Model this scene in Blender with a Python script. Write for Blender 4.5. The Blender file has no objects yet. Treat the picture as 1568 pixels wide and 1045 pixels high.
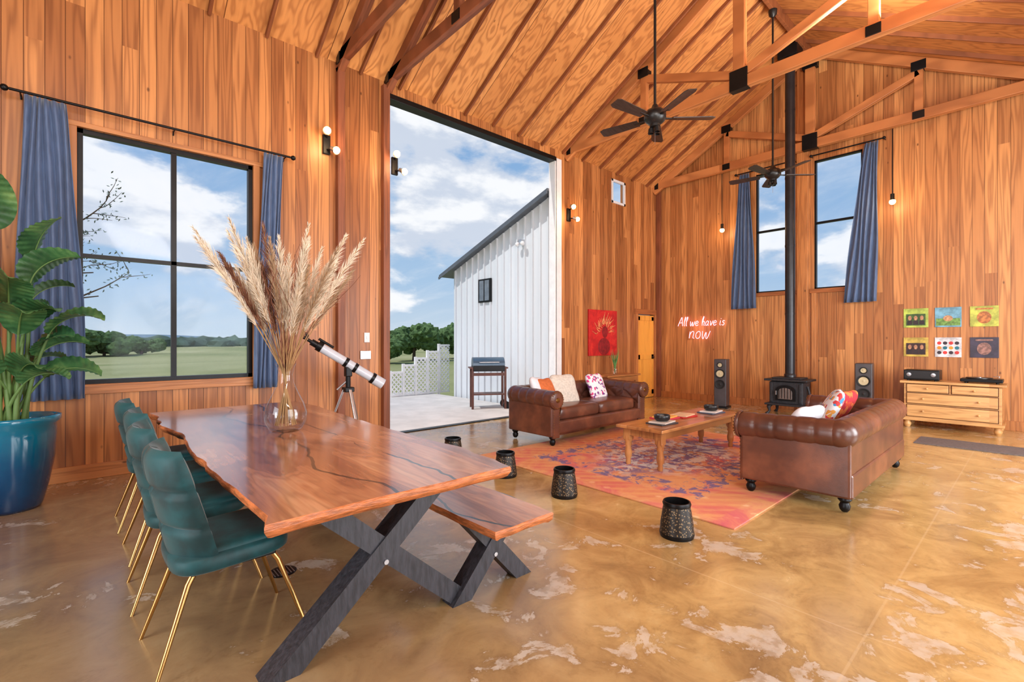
import bpy, bmesh, math, random
from mathutils import Vector, Matrix, Euler, noise
random.seed(7)
PI=math.pi
sc=bpy.context.scene
def lin(c):
    c/=255.0
    return c/12.92 if c<=0.04045 else ((c+0.055)/1.055)**2.4
def C(r,g,b): return (lin(r),lin(g),lin(b),1.0)
# ------------------------------------------------------------ node helpers
class NT:
    def __init__(s,nt): s.t=nt; s.n=nt.nodes; s.l=nt.links
    def node(s,typ,**kw):
        n=s.n.new(typ)
        for k,v in kw.items(): setattr(n,k,v)
        return n
    def link(s,a,b): s.l.new(a,b)
    def setin(s,sock,v):
        if isinstance(v,bpy.types.NodeSocket): s.l.new(v,sock)
        else: sock.default_value=v
    def math(s,op,a,b=0.0,c=None,clamp=False):
        n=s.n.new('ShaderNodeMath'); n.operation=op; n.use_clamp=clamp
        s.setin(n.inputs[0],a); s.setin(n.inputs[1],b)
        if c is not None: s.setin(n.inputs[2],c)
        return n.outputs[0]
    def comb(s,x,y,z):
        n=s.n.new('ShaderNodeCombineXYZ')
        for i,v in enumerate((x,y,z)): s.setin(n.inputs[i],v)
        return n.outputs[0]
    def noise(s,vec,scale=1,detail=3,rough=.5,dist=0.0):
        n=s.n.new('ShaderNodeTexNoise')
        s.setin(n.inputs['Vector'],vec)
        n.inputs['Scale'].default_value=scale; n.inputs['Detail'].default_value=detail
        n.inputs['Roughness'].default_value=rough; n.inputs['Distortion'].default_value=dist
        return n.outputs[0]
    def mix(s,f,a,b,mode='MIX'):
        n=s.n.new('ShaderNodeMix'); n.data_type='RGBA'; n.blend_type=mode
        s.setin(n.inputs[0],f); s.setin(n.inputs[6],a); s.setin(n.inputs[7],b)
        return n.outputs[2]
    def ramp(s,f,stops,interp='LINEAR'):
        n=s.n.new('ShaderNodeValToRGB'); n.color_ramp.interpolation=interp
        s.setin(n.inputs[0],f)
        e=n.color_ramp.elements
        while len(e)<len(stops): e.new(0.5)
        for i,(p,c) in enumerate(stops):
            e[i].position=p; e[i].color=c if len(c)==4 else (*c,1)
        return n.outputs[0]
    def step(s,f,lo,hi):
        n=s.n.new('ShaderNodeMapRange'); n.interpolation_type='SMOOTHSTEP'
        s.setin(n.inputs[0],f); n.inputs[1].default_value=lo; n.inputs[2].default_value=hi
        return n.outputs[0]
    def bump(s,h,strength=.3,dist=.01):
        n=s.n.new('ShaderNodeBump'); n.inputs['Strength'].default_value=strength
        n.inputs['Distance'].default_value=dist; s.setin(n.inputs['Height'],h)
        return n.outputs[0]
def newmat(name):
    m=bpy.data.materials.new(name); m.use_nodes=True
    T=NT(m.node_tree); b=T.n['Principled BSDF']
    return m,T,b
def pm(name,col,rough=.5,metal=0.0,var=.18,scale=6,bump=0.0,stretch=(1,1,1),coat=0.0,emit=None,es=0.0,sheen=0,spec=None):
    m,T,b=newmat(name)
    tc=T.node('ShaderNodeTexCoord'); mp=T.node('ShaderNodeMapping'); mp.inputs['Scale'].default_value=stretch
    T.link(tc.outputs['Object'],mp.inputs[0])
    n=T.noise(mp.outputs[0],scale,4,.6)
    a=tuple(min(1,c*(1+var)) for c in col[:3])+(1,); d=tuple(c*(1-var) for c in col[:3])+(1,)
    c=T.mix(T.step(n,.3,.7),d,a)
    T.link(c,b.inputs['Base Color'])
    b.inputs['Roughness'].default_value=rough; b.inputs['Metallic'].default_value=metal
    b.inputs['Coat Weight'].default_value=coat; b.inputs['Coat Roughness'].default_value=.1
    if sheen: b.inputs['Sheen Weight'].default_value=sheen; b.inputs['Sheen Roughness'].default_value=.4
    if spec is not None: b.inputs['Specular IOR Level'].default_value=spec
    if bump: T.link(T.bump(n,bump,.02),b.inputs['Normal'])
    if emit: b.inputs['Emission Color'].default_value=emit; b.inputs['Emission Strength'].default_value=es
    return m
def woodmat(name,across,along,width,light,mid,dark,rough=.45,sa=5,sl=.5,freq=38,var=.35,groove=.035,coat=0,rot=None,grain=.35,panel=None,bumps=.25):
    """planked wood; across/along = 0,1,2 axes"""
    m,T,b=newmat(name)
    tc=T.node('ShaderNodeTexCoord'); sep=T.node('ShaderNodeSeparateXYZ'); T.link(tc.outputs['Object'],sep.inputs[0])
    A=sep.outputs[across]; L=sep.outputs[along]
    third=sep.outputs[3-across-along]
    q=T.math('DIVIDE',A,width); idx=T.math('FLOOR',q); fr=T.math('FRACT',q)
    wn=T.node('ShaderNodeTexWhiteNoise',noise_dimensions='1D'); T.link(idx,wn.inputs['W']); r=wn.outputs['Value']
    seg=T.math('FLOOR',T.math('ADD',T.math('DIVIDE',L,panel or 5.6),T.math('MULTIPLY',r,0 if panel else 7)))
    wn2=T.node('ShaderNodeTexWhiteNoise',noise_dimensions='2D'); T.link(T.comb(idx,seg,0),wn2.inputs['Vector']); r2=wn2.outputs['Value']
    v=T.comb(T.math('MULTIPLY',A,sa),T.math('ADD',T.math('MULTIPLY',L,sl),T.math('MULTIPLY',r2,37)),T.math('ADD',T.math('MULTIPLY',r2,91),T.math('MULTIPLY',third,2)))
    n=T.noise(v,1,2,.45)
    ring=T.math('ADD',T.math('MULTIPLY',T.math('SINE',T.math('MULTIPLY',n,freq*2)),.5),.5)
    ring=T.math('POWER',ring,1.8)
    v2=T.comb(T.math('MULTIPLY',A,80),T.math('MULTIPLY',L,2.0),r2)
    fine=T.noise(v2,1,3,.6)
    big=T.noise(T.comb(A,L,third),.6,2)
    base=T.mix(T.step(T.math('ADD',T.math('MULTIPLY',r2,.6),T.math('MULTIPLY',big,.4)),.1,.9),mid,light)
    g=T.math('MULTIPLY',T.math('ADD',T.math('MULTIPLY',ring,.7),T.math('MULTIPLY',fine,.5)),grain*1.5,clamp=True)
    col=T.mix(g,base,dark)
    vo=T.node('ShaderNodeTexVoronoi'); T.setin(vo.inputs['Vector'],T.comb(T.math('MULTIPLY',A,2.6),T.math('MULTIPLY',L,1.4),third)); vo.inputs['Scale'].default_value=1.5
    kn=T.math('SUBTRACT',1,T.step(vo.outputs['Distance'],.02,.07))
    col=T.mix(T.math('MULTIPLY',kn,.75),col,tuple(c*.35 for c in dark[:3])+(1,))
    br=T.math('ADD',T.math('MULTIPLY',r2,var),1-var*.55)
    col=T.mix(1.0,col,T.comb(br,br,br),'MULTIPLY')
    if groove:
        e=T.math('MINIMUM',fr,T.math('SUBTRACT',1,fr))
        gm=T.step(e,groove*.2,groove)
        col=T.mix(gm,tuple(c*.45 for c in dark[:3])+(1,),col)
        h=T.math('ADD',gm,T.math('MULTIPLY',fine,.08))
    else: h=fine
    T.link(col,b.inputs['Base Color'])
    T.link(T.bump(h,bumps,.01),b.inputs['Normal'])
    b.inputs['Roughness'].default_value=rough; b.inputs['Coat Weight'].default_value=coat; b.inputs['Coat Roughness'].default_value=.08
    return m
# ------------------------------------------------------------ mesh builder
def rotm(r):
    if r is None: return Matrix.Identity(3)
    if isinstance(r,Matrix): return r.to_3x3()
    return Euler(r).to_matrix()
class Bd:
    def __init__(s): s.v=[];s.f=[];s.m=[];s.s=[];s.mats=[]
    def mi(s,mat):
        if mat not in s.mats: s.mats.append(mat)
        return s.mats.index(mat)
    def add(s,vs,fs,mat,smooth=False):
        o=len(s.v); k=s.mi(mat)
        s.v+= [tuple(v) for v in vs]
        for f in fs:
            s.f.append([i+o for i in f]); s.m.append(k); s.s.append(smooth)
    def box(s,c,size,mat,rot=None,bev=0,seg=2):
        bm=bmesh.new(); bmesh.ops.create_cube(bm,size=1)
        for v in bm.verts: v.co=Vector((v.co.x*size[0],v.co.y*size[1],v.co.z*size[2]))
        if bev: bmesh.ops.bevel(bm,geom=list(bm.edges),offset=min(bev,min(size)*.45),segments=seg,affect='EDGES',profile=.5)
        R=rotm(rot); c=Vector(c)
        bm.verts.index_update()
        s.add([R@v.co+c for v in bm.verts],[[v.index for v in f.verts] for f in bm.faces],mat,False)
        bm.free()
    def bx(s,x0,x1,y0,y1,z0,z1,mat,bev=0): s.box(((x0+x1)/2,(y0+y1)/2,(z0+z1)/2),(abs(x1-x0),abs(y1-y0),abs(z1-z0)),mat,None,bev)
    def beam(s,p0,p1,w,h,mat,bev=.005,up=(0,0,1)):
        p0=Vector(p0);p1=Vector(p1);d=p1-p0;L=d.length;d.normalize()
        up=Vector(up); side=d.cross(up)
        if side.length<1e-4: side=d.cross(Vector((1,0,0)))
        side.normalize(); u=side.cross(d)
        R=Matrix((side,d,u)).transposed()
        s.box((p0+p1)/2,(w,L,h),mat,R,bev)
    def tube(s,pts,rads,mat,seg=8,smooth=True):
        pts=[Vector(p) for p in pts]; n=len(pts)
        if not hasattr(rads,'__len__'): rads=[rads]*n
        vs=[];fs=[]
        t=(pts[1]-pts[0]).normalized()
        a=t.orthogonal().normalized()
        for i in range(n):
            if i==0: t=pts[1]-pts[0]
            elif i==n-1: t=pts[-1]-pts[-2]
            else: t=pts[i+1]-pts[i-1]
            if t.length<1e-9: t=Vector((0,0,1))
            t.normalize(); a=(a-t*a.dot(t)); 
            if a.length<1e-6: a=t.orthogonal()
            a.normalize(); b=t.cross(a)
            for k in range(seg):
                an=2*PI*k/seg; vs.append(pts[i]+(a*math.cos(an)+b*math.sin(an))*rads[i])
        for i in range(n-1):
            for k in range(seg):
                k2=(k+1)%seg; fs.append([i*seg+k,i*seg+k2,(i+1)*seg+k2,(i+1)*seg+k])
        s.add(vs,fs,mat,smooth)
        s.add(vs[:seg],[list(range(seg))[::-1]],mat); s.add(vs[-seg:],[list(range(seg))],mat)
    def cyl(s,p0,p1,r0,mat,r1=None,seg=20,smooth=True): s.tube([p0,p1],[r0,r0 if r1 is None else r1],mat,seg,smooth)
    def lathe(s,prof,c,mat,seg=28,rot=None,smooth=True):
        R=rotm(rot);c=Vector(c);vs=[];fs=[];n=len(prof)
        for r,z in prof:
            for k in range(seg):
                a=2*PI*k/seg; vs.append(R@Vector((max(r,1e-4)*math.cos(a),max(r,1e-4)*math.sin(a),z))+c)
        for i in range(n-1):
            for k in range(seg):
                k2=(k+1)%seg; fs.append([i*seg+k,i*seg+k2,(i+1)*seg+k2,(i+1)*seg+k])
        s.add(vs,fs,mat,smooth)
    def sup(s,c,size,mat,e1=.4,e2=.4,rot=None,nu=28,nv=16,pinch=0):
        R=rotm(rot);c=Vector(c);vs=[];fs=[]
        f=lambda w,e: math.copysign(abs(w)**e,w)
        for i in range(nv+1):
            ph=-PI/2+PI*i/nv
            for j in range(nu):
                th=2*PI*j/nu
                x=f(math.cos(ph),e1)*f(math.cos(th),e2);y=f(math.cos(ph),e1)*f(math.sin(th),e2);z=f(math.sin(ph),e1)
                if pinch:
                    k=1+pinch*(abs(x*y))
                    x*=k;y*=k; 
                vs.append(R@Vector((x*size[0]/2,y*size[1]/2,z*size[2]/2))+c)
        for i in range(nv):
            for j in range(nu):
                j2=(j+1)%nu; fs.append([i*nu+j,i*nu+j2,(i+1)*nu+j2,(i+1)*nu+j])
        s.add(vs,fs,mat,True)
    def sph(s,c,r,mat,nu=12,nv=8): s.sup(c,(2*r,2*r,2*r),mat,1,1,None,nu,nv)
    def grid(s,fn,nu,nv,mat,smooth=True):
        vs=[fn(i/nu,j/nv) for j in range(nv+1) for i in range(nu+1)]
        fs=[[j*(nu+1)+i,j*(nu+1)+i+1,(j+1)*(nu+1)+i+1,(j+1)*(nu+1)+i] for j in range(nv) for i in range(nu)]
        s.add(vs,fs,mat,smooth)
    def shell(s,P,T,nu,nv,mat):
        def nrm(a,b):
            e=.01
            du=Vector(P(min(1,a+e),b))-Vector(P(max(0,a-e),b)); dv=Vector(P(a,min(1,b+e)))-Vector(P(a,max(0,b-e)))
            n=du.cross(dv); n.normalize(); return n
        s.grid(lambda a,b: Vector(P(a,b))+nrm(a,b)*T(a,b)/2,nu,nv,mat)
        s.grid(lambda a,b: Vector(P(1-a,b))-nrm(1-a,b)*T(1-a,b)/2,nu,nv,mat)
    def prism(s,poly,axis,a0,a1,mat):
        def mk(p,a):
            if axis==0: return (a,p[0],p[1])
            if axis==1: return (p[0],a,p[1])
            return (p[0],p[1],a)
        n=len(poly); vs=[mk(p,a0) for p in poly]+[mk(p,a1) for p in poly]
        fs=[list(range(n))[::-1],[n+i for i in range(n)]]+[[i,(i+1)%n,n+(i+1)%n,n+i] for i in range(n)]
        s.add(vs,fs,mat)
    def slab(s,outline,layers,mat,emat=None):
        n=len(outline); pts=[Vector(p) for p in outline]; nr=[]
        for i in range(n):
            t=pts[(i+1)%n]-pts[i-1]; nr.append(Vector((t.y,-t.x)).normalized())
        vs=[]
        for z,off in layers:
            for p,q in zip(pts,nr): vs.append((p.x+q.x*off,p.y+q.y*off,z))
        L=len(layers)
        fs=[[l*n+i,l*n+(i+1)%n,(l+1)*n+(i+1)%n,(l+1)*n+i] for l in range(L-1) for i in range(n)]
        s.add(vs,fs,emat or mat,True)
        s.add(vs[:n],[list(range(n))[::-1]],mat); s.add(vs[-n:],[list(range(n))],mat)
    def obj(s,name,loc=(0,0,0),rz=0,parent=None,recalc=True):
        me=bpy.data.meshes.new(name); me.from_pydata(s.v,[],s.f)
        for m in s.mats: me.materials.append(m)
        for i,p in enumerate(me.polygons): p.material_index=s.m[i]; p.use_smooth=s.s[i]
        if recalc:
            bm=bmesh.new(); bm.from_mesh(me); bmesh.ops.remove_doubles(bm,verts=bm.verts,dist=1e-5)
            bmesh.ops.recalc_face_normals(bm,faces=bm.faces)
            for e in bm.edges:
                if len(e.link_faces)==2 and e.calc_face_angle(0)>.9: e.smooth=False
            bm.to_mesh(me); bm.free()
        me.update()
        o=bpy.data.objects.new(name,me); sc.collection.objects.link(o)
        o.location=loc; o.rotation_euler=(0,0,rz)
        if parent: o.parent=parent
        return o
def dup(o,loc,rz=0):
    q=bpy.data.objects.new(o.name.split('.')[0],o.data); sc.collection.objects.link(q)
    q.location=loc; q.rotation_euler=(0,0,rz); return q
def area(name,loc,to,sx,sy,e,col=(1,1,1)):
    l=bpy.data.lights.new(name,'AREA'); l.shape='RECTANGLE'; l.size=sx; l.size_y=sy; l.energy=e; l.color=col
    o=bpy.data.objects.new(name,l); sc.collection.objects.link(o); o.location=loc
    o.rotation_euler=(Vector(to)-Vector(loc)).to_track_quat('-Z','Y').to_euler(); return o
def point(name,loc,e,col,r=.04,parent=None):
    l=bpy.data.lights.new(name,'POINT'); l.energy=e; l.color=col; l.shadow_soft_size=r
    o=bpy.data.objects.new(name,l); sc.collection.objects.link(o); o.location=loc
    if parent: o.parent=parent
    return o
# ------------------------------------------------------------ materials
WL,WM,WD=C(222,158,96),C(194,124,70),C(130,72,36)
wall_l=woodmat('pine_boards_x',0,2,.145,C(212,146,86),C(180,110,60),C(116,62,30),.42,sa=7,sl=.32,freq=26,var=.42,grain=.42,groove=.028)
wall_f=woodmat('pine_boards_y',1,2,.145,WL,WM,WD,.42,sa=7,sl=.32,freq=26,var=.36,grain=.4,groove=.028)
ply=woodmat('fir_plywood',0,1,1.22,C(230,164,98),C(212,140,76),C(144,80,38),.5,sa=4.5,sl=1.1,freq=26,var=.16,groove=.006,grain=.42,panel=2.4)
beamY=woodmat('beam_wood_y',0,1,5,C(218,148,90),C(196,122,68),C(130,70,36),.45,sa=14,sl=.7,freq=12,var=.1,groove=0)
beamD=woodmat('beam_wood_dark',0,2,5,C(146,84,54),C(124,68,42),C(76,40,24),.5,sa=14,sl=.7,freq=12,var=.1,groove=0)
rafterM=woodmat('rafter_wood',0,2,5,C(160,96,58),C(138,78,46),C(90,48,26),.5,sa=14,sl=.7,freq=12,var=.1,groove=0)
trimW=woodmat('trim_wood',1,2,5,C(206,138,80),C(182,110,60),C(118,64,32),.4,sa=16,sl=.8,freq=12,var=.1,groove=0)
trimH=woodmat('trim_wood_h',2,0,5,C(206,138,80),C(182,110,60),C(118,64,32),.4,sa=16,sl=.8,freq=12,var=.1,groove=0)
pineC=woodmat('pine_cabinet',2,1,5,C(228,180,118),C(212,154,90),C(156,100,52),.4,sa=14,sl=1.2,freq=12,var=.1,groove=0,coat=.2)
pineT=woodmat('oak_table',1,0,.14,C(200,140,84),C(172,108,60),C(112,62,32),.3,sa=14,sl=1.2,freq=12,var=.15,groove=.02,coat=.3)
yellowd=woodmat('yellow_door_wood',0,2,5,C(246,180,80),C(232,154,60),C(190,112,40),.4,sa=10,sl=1,freq=10,var=.1,groove=0)
black=pm('black_metal',C(26,26,28),.4,.6)
blackm=pm('black_painted_wood',C(52,52,58),.45,0,.4,9,.3,(6,6,1))
castiron=pm('cast_iron',C(52,52,56),.55,.4,.2,30,.2)
gold=pm('brushed_gold',C(206,166,104),.28,1,.08)
steel=pm('steel',C(190,192,196),.3,.9,.08)
whitep=pm('white_paint',C(232,234,236),.5,0,.05)
fabricb=pm('blue_curtain',C(84,106,142),.6,0,.15,30,.1,(1,1,.2),sheen=.3)
teal=pm('green_velvet',C(5,66,70),.6,0,.5,6,.1,sheen=.22)
def leather():
    m,T,b=newmat('brown_leather'); tc=T.node('ShaderNodeTexCoord'); o=tc.outputs['Object']
    n=T.noise(o,2.2,4,.6); f=T.noise(o,120,2)
    c=T.ramp(n,[(.25,C(60,34,28)),(.5,C(94,54,40)),(.75,C(140,84,58))]); T.link(c,b.inputs['Base Color'])
    b.inputs['Roughness'].default_value=.34; T.link(T.bump(f,.12,.004),b.inputs['Normal']); b.inputs['Coat Weight'].default_value=.25; b.inputs['Coat Roughness'].default_value=.25
    return m
leath=leather()
brass=pm('nail_brass',C(150,110,60),.35,1)
def floormat():
    m,T,b=newmat('stained_concrete'); tc=T.node('ShaderNodeTexCoord'); o=tc.outputs['Object']
    n1=T.noise(o,.55,5,.55,.6); n2=T.noise(o,2.4,7,.62,1.4); n3=T.noise(o,26,3,.6)
    c=T.ramp(T.math('ADD',T.math('MULTIPLY',n1,.5),T.math('MULTIPLY',n2,.5)),[(.3,C(134,104,66)),(.43,C(172,138,86)),(.54,C(200,166,106)),(.68,C(222,194,136))])
    sep=T.node('ShaderNodeSeparateXYZ'); T.link(o,sep.inputs[0])
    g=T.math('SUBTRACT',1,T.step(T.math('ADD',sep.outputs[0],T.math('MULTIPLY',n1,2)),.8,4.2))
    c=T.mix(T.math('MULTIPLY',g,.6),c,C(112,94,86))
    # etched pale patches, clustered
    p=T.noise(o,3.6,9,.66,.6); area_=T.noise(T.comb(T.math('ADD',sep.outputs[0],3.7),T.math('ADD',sep.outputs[1],1.2),0),.6,3,.6)
    pp=T.math('ADD',p,T.math('MULTIPLY',T.math('SUBTRACT',area_,.5),.8))
    near=T.math('SUBTRACT',1,T.step(T.math('ADD',sep.outputs[0],sep.outputs[1]),3.2,6.4))
    pp=T.math('ADD',pp,T.math('MULTIPLY',near,.03))
    pm_=T.step(pp,.605,.635)
    fl=T.step(T.noise(o,12,4,.6),.35,.6)
    pm_=T.math('MULTIPLY',pm_,T.math('ADD',T.math('MULTIPLY',fl,.6),.4))
    c=T.mix(T.math('MULTIPLY',pm_,.6),c,C(212,208,198))
    halo=T.math('MULTIPLY',T.step(pp,.54,.6),T.math('SUBTRACT',1,pm_))
    c=T.mix(T.math('MULTIPLY',halo,.22),c,C(112,84,54))
    c=T.mix(T.math('MULTIPLY',T.step(n3,.5,.75),.14),c,C(112,84,54))
    for ax,off in ((0,2.75),(1,.55)):
        d=T.math('ABSOLUTE',T.math('SUBTRACT',sep.outputs[ax],off)); j=T.math('SUBTRACT',1,T.step(d,.003,.008))
        c=T.mix(T.math('MULTIPLY',j,.3),c,C(220,194,150))
    T.link(c,b.inputs['Base Color'])
    r=T.math('ADD',T.math('MULTIPLY',n2,.25),.1); r=T.math('ADD',r,T.math('MULTIPLY',pm_,.1)); T.link(r,b.inputs['Roughness'])
    b.inputs['Coat Weight'].default_value=.4; b.inputs['Coat Roughness'].default_value=.16
    T.link(T.bump(n2,.07,.01),b.inputs['Normal'])
    return m
concrete=floormat()
patio=pm('patio_concrete',C(200,196,192),.8,0,.1,2)
def glassmat(name,base,edge,tint,rough):
    m,T,b=newmat(name)
    tr=T.node('ShaderNodeBsdfTransparent'); gl=T.node('ShaderNodeBsdfGlossy'); gl.inputs['Roughness'].default_value=rough
    tc=T.node('ShaderNodeTexCoord'); n=T.noise(tc.outputs['Object'],3,2)
    T.link(T.mix(n,tint,(1,1,1,1)),tr.inputs[0])
    lw=T.node('ShaderNodeLayerWeight'); lw.inputs[0].default_value=.5; mx=T.node('ShaderNodeMixShader')
    f=T.math('ADD',T.math('MULTIPLY',T.math('POWER',lw.outputs['Facing'],4),edge),base)
    T.link(f,mx.inputs[0]);T.link(tr.outputs[0],mx.inputs[1]);T.link(gl.outputs[0],mx.inputs[2]);T.link(mx.outputs[0],T.n['Material Output'].inputs[0])
    return m
glass=glassmat('window_glass',.004,.03,(.95,.97,1,1),.06)
vglass=glassmat('vase_glass',.05,.75,(.9,.93,.95,1),.03)
bulb=pm('warm_bulb',C(255,200,120),.4,emit=(1,.62,.25,1),es=9)
# ------------------------------------------------------------ room shell
XF=10.75; YL=6.45; XB=-3.6; YR=-2.7; RY=3.0; RZ=7.18; SL=.566; WT=.12
def roof(y): return RZ-SL*abs(y-RY)
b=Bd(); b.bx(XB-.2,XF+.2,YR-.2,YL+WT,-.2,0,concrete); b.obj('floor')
b=Bd(); EZ=roof(YL)+.05; T0=YL; T1=YL+WT
for x0,x1,z0,z1 in [(XB-.2,-.06,0,EZ),(-.06,1.53,0,.96),(-.06,1.53,3.55,EZ),(1.53,3.33,0,EZ),(3.33,6.98,5.05,EZ),(6.98,8.82,0,EZ),(8.82,9.34,0,4.53),(8.82,9.34,5.07,EZ),(9.34,9.83,0,EZ),(9.83,10.63,2.05,EZ),(10.63,XF+.2,0,EZ)]:
    b.bx(x0,x1,T0,T1,z0,z1,wall_l)
b.obj('wall_left')
def gable(name,xa,xb,holes,mat):
    b=Bd(); ys=sorted(set([YR,YL,RY]+[h[0] for h in holes]+[h[1] for h in holes]))
    for y0,y1 in zip(ys[:-1],ys[1:]):
        hs=[h for h in holes if h[0]<=y0+1e-6 and h[1]>=y1-1e-6]
        zb=0
        for h in hs:
            if h[2]>zb: b.bx(xa,xb,y0,y1,zb,h[2],mat)
            zb=h[3]
        b.prism([(y0,zb),(y1,zb),(y1,roof(y1)+.03),(y0,roof(y0)+.03)],0,xa,xb,mat)
    b.obj(name)
gable('wall_far',XF,XF+WT,[(3.36,4.08,2.43,4.98),(2.19,2.98,2.43,4.98)],wall_f)
gable('wall_back',XB-.2,XB,[(.5,3.5,0,3.2)],wall_f)  # opening behind the camera is added to let light in
b=Bd(); rz=roof(YR)+.05
for x0,x1,z0,z1 in [(XB-.2,.4,0,rz),(.4,4.0,3.3,rz),(4.0,5.0,0,rz),(5.0,8.6,3.3,rz),(5.0,8.6,0,.3),(8.6,XF+.2,0,rz)]: b.bx(x0,x1,YR-.2,YR,z0,z1,wall_l)  # unseen wall; its large openings are added to admit fill light
b.obj('wall_right')
b=Bd()
for ya,yb in ((RY,YL+WT+.02),(YR-.25,RY)):
    b.prism([(ya,roof(ya)),(yb,roof(yb)),(yb,roof(yb)+.12),(ya,roof(ya)+.12)],0,XB-.25,XF+.15,ply)
b.obj('ceiling')
b=Bd(); x=-3.2
while x<XF-.2:
    b.beam((x,YL-.02,roof(YL)-.03),(x,RY,RZ-.03),.036,.07,rafterM)
    b.beam((x,YR+.02,roof(YR)-.03),(x,RY,RZ-.03),.036,.07,rafterM)
    x+=.61
b.beam((XB,RY,RZ-.1),(XF,RY,RZ-.1),.06,.2,rafterM)
b.obj('trim_rafters')
def truss(dark=False):
    b=Bd(); m=beamD if dark else beamY; cz=5.26; w=.1
    b.beam((0,YL,cz),(0,-.5,cz),w,.17,m,.01)
    for s in (1,-1):
        ye=RY+s*(YL-RY)
        b.beam((0,ye,roof(ye)-.1),(0,RY,RZ-.1),w,.17,m,.01)
        yq=RY+s*1.63
        b.beam((0,yq,cz),(0,yq,roof(yq)-.1),w*.85,.12,m,.008,up=(0,1,0))
        b.beam((0,RY+s*.08,cz+.15),(0,yq,roof(yq)-.26),w*.85,.13,m,.008)
        for (yy,zz,a,c_) in ((yq,cz,.16,.13),(yq,roof(yq)-.16,.2,.16),(ye-s*.1,cz,.1,.19)):
            b.box((0,yy,zz),(w+.02,a,c_),black,None,.004)
    b.beam((0,RY,cz),(0,RY,RZ-.1),w,.17,m,.01,up=(0,1,0))
    b.box((0,RY,cz+.05),(w+.03,.26,.3),black,None,.005); b.box((0,RY,RZ-.28),(w+.03,.26,.3),black,None,.005)
    return b.obj('roof_truss')
t=truss(); t.location=(7.3,0,0); dup(t,(XF-.16,0,0))
t2=truss(True); t2.location=(2.6,0,0); dup(t2,(3.32,0,0)); dup(t2,(-1.6,0,0))  # near trusses in darker wood: their shadow is put into the colour
b=Bd()
for x in (2.6,3.27): b.box((x,YL-.045,2.57),(.1,.1,5.14),beamD,None,.006)
b.obj('trim_door_posts')
b=Bd(); b.box((XF-.05,3.16,3.5),(.1,.2,7.0),trimW,None,.006)
b.box((XF-.04,YL-.06,2.6),(.09,.11,5.2),beamD,None,.005)
for y in (4.13,2.14,): b.box((XF-.02,y,3.7),(.04,.09,2.7),trimW,None,.004)
b.box((XF-.02,3.72,2.39),(.05,.9,.08),trimH,None,.004); b.box((XF-.02,2.58,2.39),(.05,.95,.08),trimH,None,.004)
b.box((XF-.02,3.32,1.2),(.03,.08,2.35),trimW,None,.004); b.box((XF-.02,2.98,1.2),(.03,.08,2.35),trimW,None,.004)
b.obj('trim_far_wall')
b=Bd(); b.bx(XB,3.22,YL-.025,YL,0,.15,trimH,.004); b.bx(7.15,9.75,YL-.025,YL,0,.15,trimH,.004); b.obj('baseboard_left')
b=Bd(); b.bx(XF-.025,XF,YR,YL-.12,0,.15,trimW,.004); b.obj('baseboard_far')
b=Bd(); b.bx(-.2,1.67,YL-.03,YL,.86,.96,trimH,.004); b.bx(-.2,1.67,YL-.03,YL,3.55,3.6,trimH,.004); b.bx(-.16,-.06,YL-.03,YL,.96,3.55,trimW,.004); b.bx(1.53,1.6,YL-.03,YL,.96,3.55,trimW,.004)
b.obj('trim_window_left')
def window(name,axis,a0,a1,z0,z1,depth,mul=[],hz=[],fr=.045,fm=black,d0=.02,d1=.1):
    b=Bd()
    def bx(p0,p1,q0,q1,d0,d1,m):
        if axis=='x': b.bx(p0,p1,depth+d0,depth+d1,q0,q1,m)
        else: b.bx(depth+d0,depth+d1,p0,p1,q0,q1,m)
    bx(a0,a0+fr,z0,z1,d0,d1,fm);bx(a1-fr,a1,z0,z1,d0,d1,fm);bx(a0,a1,z0,z0+fr,d0,d1,fm);bx(a0,a1,z1-fr,z1,d0,d1,fm)
    for m in mul: bx(m-.025,m+.025,z0,z1,d0+.01,d1-.01,fm)
    for h in hz: bx(a0,a1,h-.02,h+.02,d0+.01,d1-.01,fm)
    mid=(d0+d1)/2
    bx(a0+fr*.5,a1-fr*.5,z0+fr*.5,z1-fr*.5,mid-.003,mid+.003,glass)
    return b.obj(name)
window('window_1','x',-.06,1.53,.96,3.55,YL,[.74],[2.27])
window('window_2','x',8.82,9.34,4.53,5.07,YL,[],[],.05,whitep,-.02,.02)
window('window_3','y',3.36,4.08,2.43,4.98,XF,[],[3.74],.03)
window('window_4','y',2.19,2.98,2.43,4.98,XF,[],[3.74],.03)
b=Bd(); b.bx(6.95,7.13,YL-.03,YL,0,5.05,whitep,.01); b.bx(6.93,6.98,YL-.03,YL+.14,0,5.05,whitep,.004)
b.bx(3.33,6.95,YL-.05,YL+.14,4.98,5.06,black,.005); b.bx(3.32,3.37,YL,YL+.16,0,5.05,beamD,.004)
b.bx(3.37,6.93,YL+.0,YL+.12,-.01,.012,black,.003)
b.obj('door_1')
b=Bd(); b.bx(9.86,10.6,YL+.02,YL+.06,.01,2.03,yellowd,.004)
for z in (.08,.95,1.9): b.bx(9.88,10.58,YL,YL+.03,z,z+.12,yellowd,.004)
b.bx(9.88,9.98,YL,YL+.03,.05,2.0,yellowd,.004); b.bx(10.48,10.58,YL,YL+.03,.05,2.0,yellowd,.004)
b.sph((10.5,YL-.03,1.0),.03,black); b.bx(9.76,9.86,YL-.03,YL+.05,0,2.05,trimW,.004);b.bx(10.6,10.66,YL-.03,YL+.05,0,2.05,trimW,.004);b.bx(9.74,10.66,YL-.03,YL+.05,2.05,2.17,trimH,.004)
b.obj('door_2')
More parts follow.
